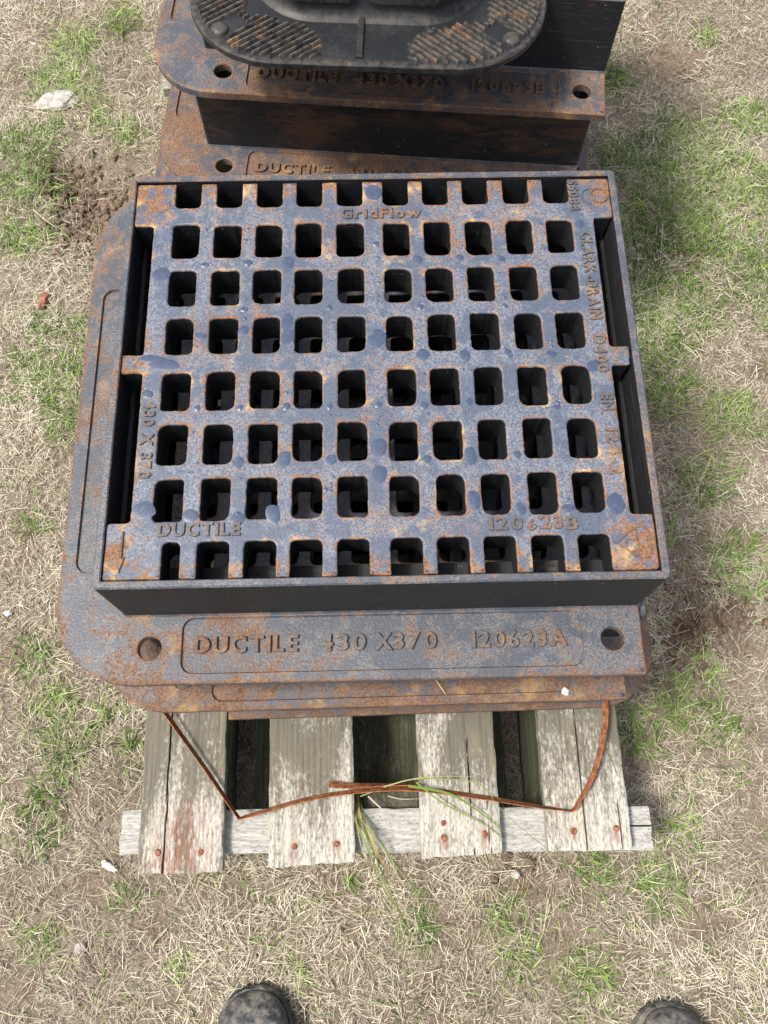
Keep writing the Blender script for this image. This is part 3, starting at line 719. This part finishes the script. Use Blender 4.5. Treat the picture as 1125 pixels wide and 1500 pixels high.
# ------------------------------------------------------------------ black ribbed cover on the rear stack
def cover():
    CX, CY, Z = .004, .540, RIM
    t = thing('ribbed_cover', 'black moulded cover with ribbed rounded corners lying on the rear stack', 'cover', (CX, CY, Z), R(-3.5))
    H = .195; rr = .100; T = .011
    outl = rough(clean(densify(rrect(-H, H, -H, H, rr, 14), .012)), .0008, 90)
    mb = MB(); c = .0018
    l0 = mb.add(z3(offset(outl, .003), 0)); l1 = mb.add(z3(outl, .003), .2); l2 = mb.add(z3(outl, T - c), .3); l3 = mb.add(z3(offset(outl, c), T), .6); l4 = mb.add(z3(offset(outl, .009), T))
    mb.strip(l0, l1); mb.strip(l1, l2); mb.strip(l2, l3); mb.strip(l3, l4); mb.tess([l4]); mb.tess([l0], flip=True)
    base = link('base_plate', mb.mesh('base_plate', [M['mould']]), None, t); base['rust'] = -.10
    # raised centre: filleted step, two flat pans with a seam rib between
    ch = [(-.085, -.135), (.085, -.135), (.135, -.085), (.135, .085), (.085, .135), (-.085, .135), (-.135, .085), (-.135, -.085)]
    ctr = clean(densify(fillet(ch, .03, 6), .012))
    mb = MB(); rings = []
    for of, zz, e_ in ((-.004, T - .001, .2), (.002, T + .0015, .3), (.006, T + .005, .25), (.0085, T + .011, .05), (.010, T + .020, 0), (.014, T + .078, 0), (.017, T + .083, .3), (.022, T + .085, .2)):
        rings.append(mb.add(z3(offset(ctr, of), zz), e_))
    for a, b in zip(rings, rings[1:]): mb.strip(a, b)
    mb.tess([rings[-1]])
    link('raised_body', mb.mesh('raised_body', [M['mould']], True), None, t)['rust'] = -.25
    for sy in (-1, 1):
        for x0, x1 in ((-.084, -.012), (.002, .080)):
            pan = clean(densify(rrect(x0, x1, T + .014, T + .074, .010, 6), .008)); mb = MB(); rings = []
            for of, out in ((0, -.003), (0, .002), (.0015, .0045), (.004, .0055)):
                rings.append(mb.add([(x, sy * (.125 - .0055 * (z - T) / .085 + out), z) for x, z in offset(pan, of)], .25))
            for a, b in zip(rings, rings[1:]): mb.strip(a, b)
            mb.face(rings[-1]); link('raised_panel', mb.mesh('raised_panel', [M['mould']]), None, t)['rust'] = -.25
    mb = MB(); mb.box(-.0085, -.0015, -.186, .186, T - .001, T + .0035, .001, e=.2)
    link('seam_rib', mb.mesh('seam_rib', [M['mould']]), None, t)['rust'] = -.2
    # diagonal ribs on each corner
    def inside(x, y):
        ax, ay = abs(x), abs(y)
        if ax > H - .006 or ay > H - .006: return False
        if ax > H - rr and ay > H - rr and math.hypot(ax - H + rr, ay - H + rr) > rr - .006: return False
        if ax < .139 and ay < .139 and ax + ay < .228: return False
        u = (ax - .148) * .7071 + (ay - .148) * .7071; v = (ax - ay) * .7071
        if abs(v) < .012 and u > -.018: return False
        return ax + ay > .205 and max(ax, ay) > .13 and min(ax, ay) > .045
    for sx in (-1, 1):
        for sy in (-1, 1):
            th = R(38); dx, dy = math.cos(th), math.sin(th); 
            for kk in range(-19, 22):
                run = []; seg = []
                for q in range(-140, 141):
                    s = q * .0015; x = .145 - dy * kk * .0068 + dx * s; y = .145 + dx * kk * .0068 + dy * s
                    if x > 0 and y > 0 and inside(x, y): seg.append((x, y))
                    elif seg: run.append(seg); seg = []
                if seg: run.append(seg)
                for seg in run:
                    if len(seg) < 6: continue
                    (x0, y0), (x1, y1) = seg[0], seg[-1]; mb = MB(); w2 = .0026
                    A = Vector((x0, y0)); B = Vector((x1, y1)); n_ = Vector((-dy, dx)) * w2; d_ = Vector((dx, dy)) * .002
                    def pt(v, z): return (v.x * sx, v.y * sy, z)
                    bt = mb.add([pt(A - n_, T - .0005), pt(B - n_, T - .0005), pt(B + n_, T - .0005), pt(A + n_, T - .0005)], .1)
                    tp = mb.add([pt(A + d_ - n_ * .25, T + .0032), pt(B - d_ - n_ * .25, T + .0032), pt(B - d_ + n_ * .25, T + .0032), pt(A + d_ + n_ * .25, T + .0032)], 1)
                    if sx * sy < 0: bt.reverse(); tp.reverse()
                    mb.strip(bt, tp); mb.face(tp)
                    link('rib', mb.mesh('rib', [M['mould']]), None, t)['rust'] = .02
            bm_ = MB(); prev = None
            for r_, z_ in ((.0100, T - .0005), (.0092, T + .0022), (.0075, T + .0036), (.0035, T + .0042)):
                q = bm_.add([(sx * .156 + r_ * math.cos(a), sy * .152 + r_ * math.sin(a), z_) for a in np.arange(12) * math.pi / 6], .5)
                if prev: bm_.strip(prev, q)
                prev = q
            bm_.face(prev); link('bolt_head', bm_.mesh('bolt_head', [M['mould']], True), None, t)['rust'] = .02
cover()

# ------------------------------------------------------------------ steel strap
def ribbon_band(pts, w, tilt, th=.0009, n=10):
    """flat band swept along a smoothed path; tilt = lean of its face from upright (per point)"""
    P = [Vector(p) for p in pts]; path = []; tl = []
    for i in range(len(P) - 1):
        a, b, c, d = P[max(i - 1, 0)], P[i], P[i + 1], P[min(i + 2, len(P) - 1)]
        for j in range(n):
            t = j / n
            path.append(.5 * ((2 * b) + (c - a) * t + (2 * a - 5 * b + 4 * c - d) * t * t + (3 * b - a - 3 * c + d) * t ** 3)); tl.append(tilt[i] * (1 - t) + tilt[i + 1] * t)
    path.append(P[-1]); tl.append(tilt[-1]); mb = MB(); rings = []
    for i, p in enumerate(path):
        t = (path[min(i + 1, len(path) - 1)] - path[max(i - 1, 0)]).normalized()
        side = t.cross(Vector((0, 0, 1))).normalized(); up = side.cross(t).normalized()
        f = (up * math.cos(tl[i]) + side * math.sin(tl[i])) * w / 2; nrm = f.cross(t).normalized() * th / 2
        rings.append(mb.add([p - f - nrm, p + f - nrm, p + f + nrm, p - f + nrm]))
    for a, b in zip(rings, rings[1:]): mb.strip(a, b)
    mb.face(rings[0]); mb.face(rings[-1][::-1]); return mb.mesh('strap', [M['strap']])
z0 = PT + .0085
sp = [(-.292, -.245, z0 + .012), (-.279, -.262, z0 + .010), (-.223, -.335, z0 + .004), (-.184, -.388, z0 + .001), (-.1775, -.3945, z0), (-.166, -.392, z0), (-.103, -.376, z0), (-.04, -.367, z0), (.032, -.365, z0), (.116, -.376, z0), (.183, -.388, z0), (.224, -.3945, z0), (.2335, -.3945, z0), (.241, -.386, z0 + .001), (.264, -.349, z0 + .004), (.281, -.300, z0 + .006), (.286, -.262, z0 + .007), (.286, -.22, z0 + .007)]
tag(link('steel_strap', ribbon_band(sp, .013, [.3, .3, .25, .15, .2, .35, .40, .42, .45, .45, .35, .2, .2, .2, .25, .32, .35, .35])), 'long rusty steel strap bent in a loop across the pallet boards', 'strap')
tag(link('steel_strap', ribbon_band([(-.068, -.3575, z0 + .006), (-.04, -.3600, z0 + .004), (.0, -.3595, z0 + .001), (.045, -.3600, z0 - .001)], .012, [.75, .6, .3, .2])), 'short loose end of rusty strap lying behind the long strap', 'strap')

# ------------------------------------------------------------------ long grass leaning out of the pallet
def long_grass(name, label, blades):
    V = []; F = []; C = []
    for pts, wd, col in blades:
        P = [Vector(p) for p in pts]; path = []
        for i in range(len(P) - 1):
            a, b, c, d = P[max(i - 1, 0)], P[i], P[i + 1], P[min(i + 2, len(P) - 1)]
            for j in range(6):
                t = j / 6; path.append(.5 * ((2 * b) + (c - a) * t + (2 * a - 5 * b + 4 * c - d) * t * t + (3 * b - a - 3 * c + d) * t ** 3))
        path.append(P[-1]); m_ = len(path); i0 = len(V)
        for i, p in enumerate(path):
            t = (path[min(i + 1, m_ - 1)] - path[max(i - 1, 0)]).normalized(); s = t.cross(Vector((0, 0, 1))).normalized() * wd * .5 * (1 - .8 * (i / m_) ** 2)
            V += [tuple(p - s), tuple(p + s + Vector((0, 0, wd * .2)))]; C += [(*col, 1)] * 2
        F += [(i0 + 2 * i, i0 + 2 * i + 1, i0 + 2 * i + 3, i0 + 2 * i + 2) for i in range(m_ - 1)]
    me = bpy.data.meshes.new(name); me.from_pydata(V, [], F); a = me.attributes.new('tint', 'FLOAT_COLOR', 'POINT')
    a.data.foreach_set('color', np.array(C, np.float32).ravel()); me.update()
    tag(link(name, me, M['grass']), label, 'grass')
gc = [(.10, .16, .04), (.16, .21, .06), (.24, .27, .09), (.30, .28, .13), (.36, .33, .14), (.42, .38, .25)]
bl = []
for i in range(12):
    ex = random.uniform(.0, .125); ey = -.60 + random.random() * .10 - (ex * .25)
    x0 = -.036 + random.uniform(-.006, .012)
    mx_ = x0 + (ex - x0) * .35
    bl.append(([(x0 - .004, -.345, .05), (x0, -.385, .118), (x0 + (ex - x0) * .25 + random.uniform(-.004, .004), -.43, .134 + random.uniform(-.003, .008)), (x0 + (ex - x0) * .55, -.485, .085 + random.uniform(-.02, .02)), (x0 + (ex - x0) * .82, (ey - .485) / 2 - .01, .042), (ex, ey, .020)], random.uniform(.0009, .0016), random.choice(gc)))
bl.append(([(-.034, -.36, .09), (-.030, -.395, .128), (-.015, -.425, .137), (-.003, -.452, .130)], .0026, (.44, .38, .12)))
bl.append(([(-.034, -.36, .09), (-.028, -.40, .130), (-.012, -.436, .137), (.012, -.470, .118)], .0022, (.36, .26, .11)))
long_grass('long_grass', 'thin green and yellow stalks leaning out between the middle boards', bl)
bl = [([(-.03, -.372, .120), (.02, -.357, .149), (.049, -.354, .152), (.10, -.357, .150), (.125, -.365, .146), (.145, -.392, .140), (.182, -.425, .136), (.25, -.475, .09), (.313, -.525, .012)], .0016, (.22, .27, .10)),
      ([(.03, -.362, .152), (.08, -.372, .151), (.115, -.392, .142), (.150, -.420, .137)], .0030, (.16, .24, .06)),
      ([(.04, -.358, .153), (.075, -.384, .144), (.122, -.408, .138), (.150, -.430, .136)], .0022, (.20, .27, .09)),
      ([(.0, -.362, .152), (.05, -.352, .152), (.11, -.352, .146)], .0014, (.36, .36, .17)), ([(-.02, -.372, .115), (.0, -.39, .112), (.012, -.397, .110)], .0018, (.55, .50, .38)), ([(.005, -.372, .112), (.022, -.376, .108), (.045, -.376, .106)], .0013, (.50, .46, .36))]
long_grass('long_grass', 'few long green blades crossing the strap and third board', bl)

zB = ZA - FH + FT
long_grass('straw_stalk', 'short pale straw stalk lying on the second front flange', [([(.0555, -.2655, zB + .004), (.061, -.274, zB + .003), (.066, -.2805, zB + .001)], .0011, (.62, .52, .33))])
# ------------------------------------------------------------------ stones and scraps
def pebble(name, label, cat, loc, dims, mat, seed, rz=0, sub=2, jag=.25, outline=None):
    import bmesh
    bm = bmesh.new(); bmesh.ops.create_icosphere(bm, subdivisions=sub, radius=1)
    for v in bm.verts:
        n_ = v.co.normalized(); k_ = 1 + jag * noise.noise(n_ * 1.7 + Vector((seed, 0, 0))) + jag * .5 * noise.noise(n_ * 4 + Vector((0, seed, 0)))
        v.co = Vector((n_.x * k_ * dims[0], n_.y * k_ * dims[1], max(n_.z * k_, -.5) * dims[2]))
        if outline: v.co.y *= outline(v.co.x / dims[0])
    me = bpy.data.meshes.new(name); bm.to_mesh(me); bm.free()
    o = link(name, me, mat, None, loc); o.rotation_euler = (0, 0, rz); return tag(o, label, cat)
hh = lambda x, y: hgt(x, y) + .006
pebble('flat_stone', 'pale flat pointed stone on the turf at the upper left', 'stone', (-.592, .898, hh(-.592, .898) - .001), (.041, .024, .012), M['stone_pale'], 2.2, R(14), 3, .22, lambda u: .55 + .45 * min(1, max(0, (u + 1.0) / .9)))
pebble('brick_chip', 'small red brown chip on straw left of the front stack', 'chip', (-.568, .456, hh(-.568, .456)), (.0095, .0185, .009), M['stone_red'], 5, R(-12))
pebble('white_pebble', 'tiny white pebble at the left edge beside green tuft', 'pebble', (-.559, -.095, hh(-.559, -.095)), (.0065, .0045, .004), M['stone_white'], 8)
pebble('grey_pebble', 'round grey pebble in the straw near lower left corner', 'pebble', (-.407, -.552, hh(-.407, -.552) - .001), (.0085, .0080, .005), M['stone_grey'], 3)
pebble('brown_pebble', 'small brown pebble in soil just in front of pallet', 'pebble', (.178, -.474, hh(.178, -.474)), (.0075, .0060, .005), M['stone_grey'], 6)
pebble('wood_splinter', 'white splinter of wood lying at the pallet left corner', 'splinter', (-.376, -.452, hh(-.376, -.452) + .003), (.013, .0045, .003), M['stone_white'], 9, R(-28), 2, .4)
pebble('white_chip', 'small white chip resting on the second front flange', 'chip', (.190, -.2795, ZA - FH + FT + .0012), (.0040, .0046, .0018), M['stone_white'], 4, R(20), 1, .3)

# ------------------------------------------------------------------ boots
def boot(loc, rz, label):
    t = thing('boot', label, 'boot', loc, rz)
    # stations along the foot: y back from the toe tip, half width, top height, outward lean
    S = [(0, .006, .026), (-.004, .022, .034), (-.012, .034, .042), (-.026, .044, .050), (-.045, .0495, .056), (-.060, .0515, .060), (-.064, .0525, .0635), (-.068, .0510, .0615), (-.09, .0515, .068), (-.13, .049, .080), (-.17, .044, .100), (-.20, .041, .125)]
    mb = MB(); rings = []; n = 28
    for y, hw, ht in S:
        ring = []
        for i in range(n):
            a = i / n * 2 * math.pi; ca, sa = math.cos(a), math.sin(a)
            x = hw * math.copysign(abs(ca) ** .72, ca); z = (ht - .018) * (math.copysign(abs(sa) ** .8, sa)) * .5 + (ht + .018) * .5
            ring.append((x, y, max(z, .018)))
        rings.append(mb.add(ring))
    # leg: rings turn upright
    for z, cy, rx, ry in ((.135, -.232, .045, .058), (.165, -.244, .047, .056), (.21, -.250, .052, .058), (.27, -.256, .060, .066), (.33, -.260, .064, .070)):
        rings.append(mb.add([(rx * math.cos(i / n * 2 * math.pi), cy + ry * math.sin(i / n * 2 * math.pi), z + (.03 * math.sin(i / n * 2 * math.pi) * 0)) for i in range(n)]))
    for a, b in zip(rings, rings[1:]): mb.strip(a, b)
    mb.face(rings[0][::-1])
    heel = mb.add([(.040 * math.cos(a), -.262 + .035 * math.sin(a), .018) for a in np.linspace(math.pi, 2 * math.pi, 10)])
    link('upper', mb.mesh('upper', [M['rubber']], True), None, t)
    mb = MB()   # heel counter
    prof = []
    for z, s in ((.016, 1.0), (.06, 1.02), (.11, 1.0), (.15, .96)):
        prof.append(mb.add([(.043 * s * math.cos(a), -.235 + (.062 if math.sin(a) < 0 else .06) * s * math.sin(a), z) for a in np.arange(24) * math.pi / 12]))
    for a, b in zip(prof, prof[1:]): mb.strip(a, b)
    mb.face(prof[-1]); link('heel_counter', mb.mesh('heel_counter', [M['rubber']], True), None, t)
    so = [(0, .0)] ; L = []
    for y, hw in ((.004, .012), (-.002, .027), (-.012, .039), (-.028, .0485), (-.05, .054), (-.07, .0555), (-.11, .054), (-.16, .046), (-.21, .044), (-.26, .043), (-.285, .034), (-.297, .016)): L.append((hw, y))
    loop = [(-x, y) for x, y in L] + [(x, y) for x, y in reversed(L)]
    mb = MB(); a = mb.add(z3(loop, 0)); b = mb.add(z3(loop, .018), .6); c = mb.add(z3(offset(loop, .003), .0215), .6)
    mb.strip(a, b); mb.strip(b, c); mb.tess([c]); mb.tess([a], flip=True)
    link('sole', mb.mesh('sole', [M['rubber']]), None, t); t.scale = (.93, .95, .95)
boot((-.172, -.602, -.004), R(3), 'muddy black rubber boot, the one nearer the middle of the picture')
boot((.362, -.634, -.004), R(-6), 'black rubber boot at the lower right corner')
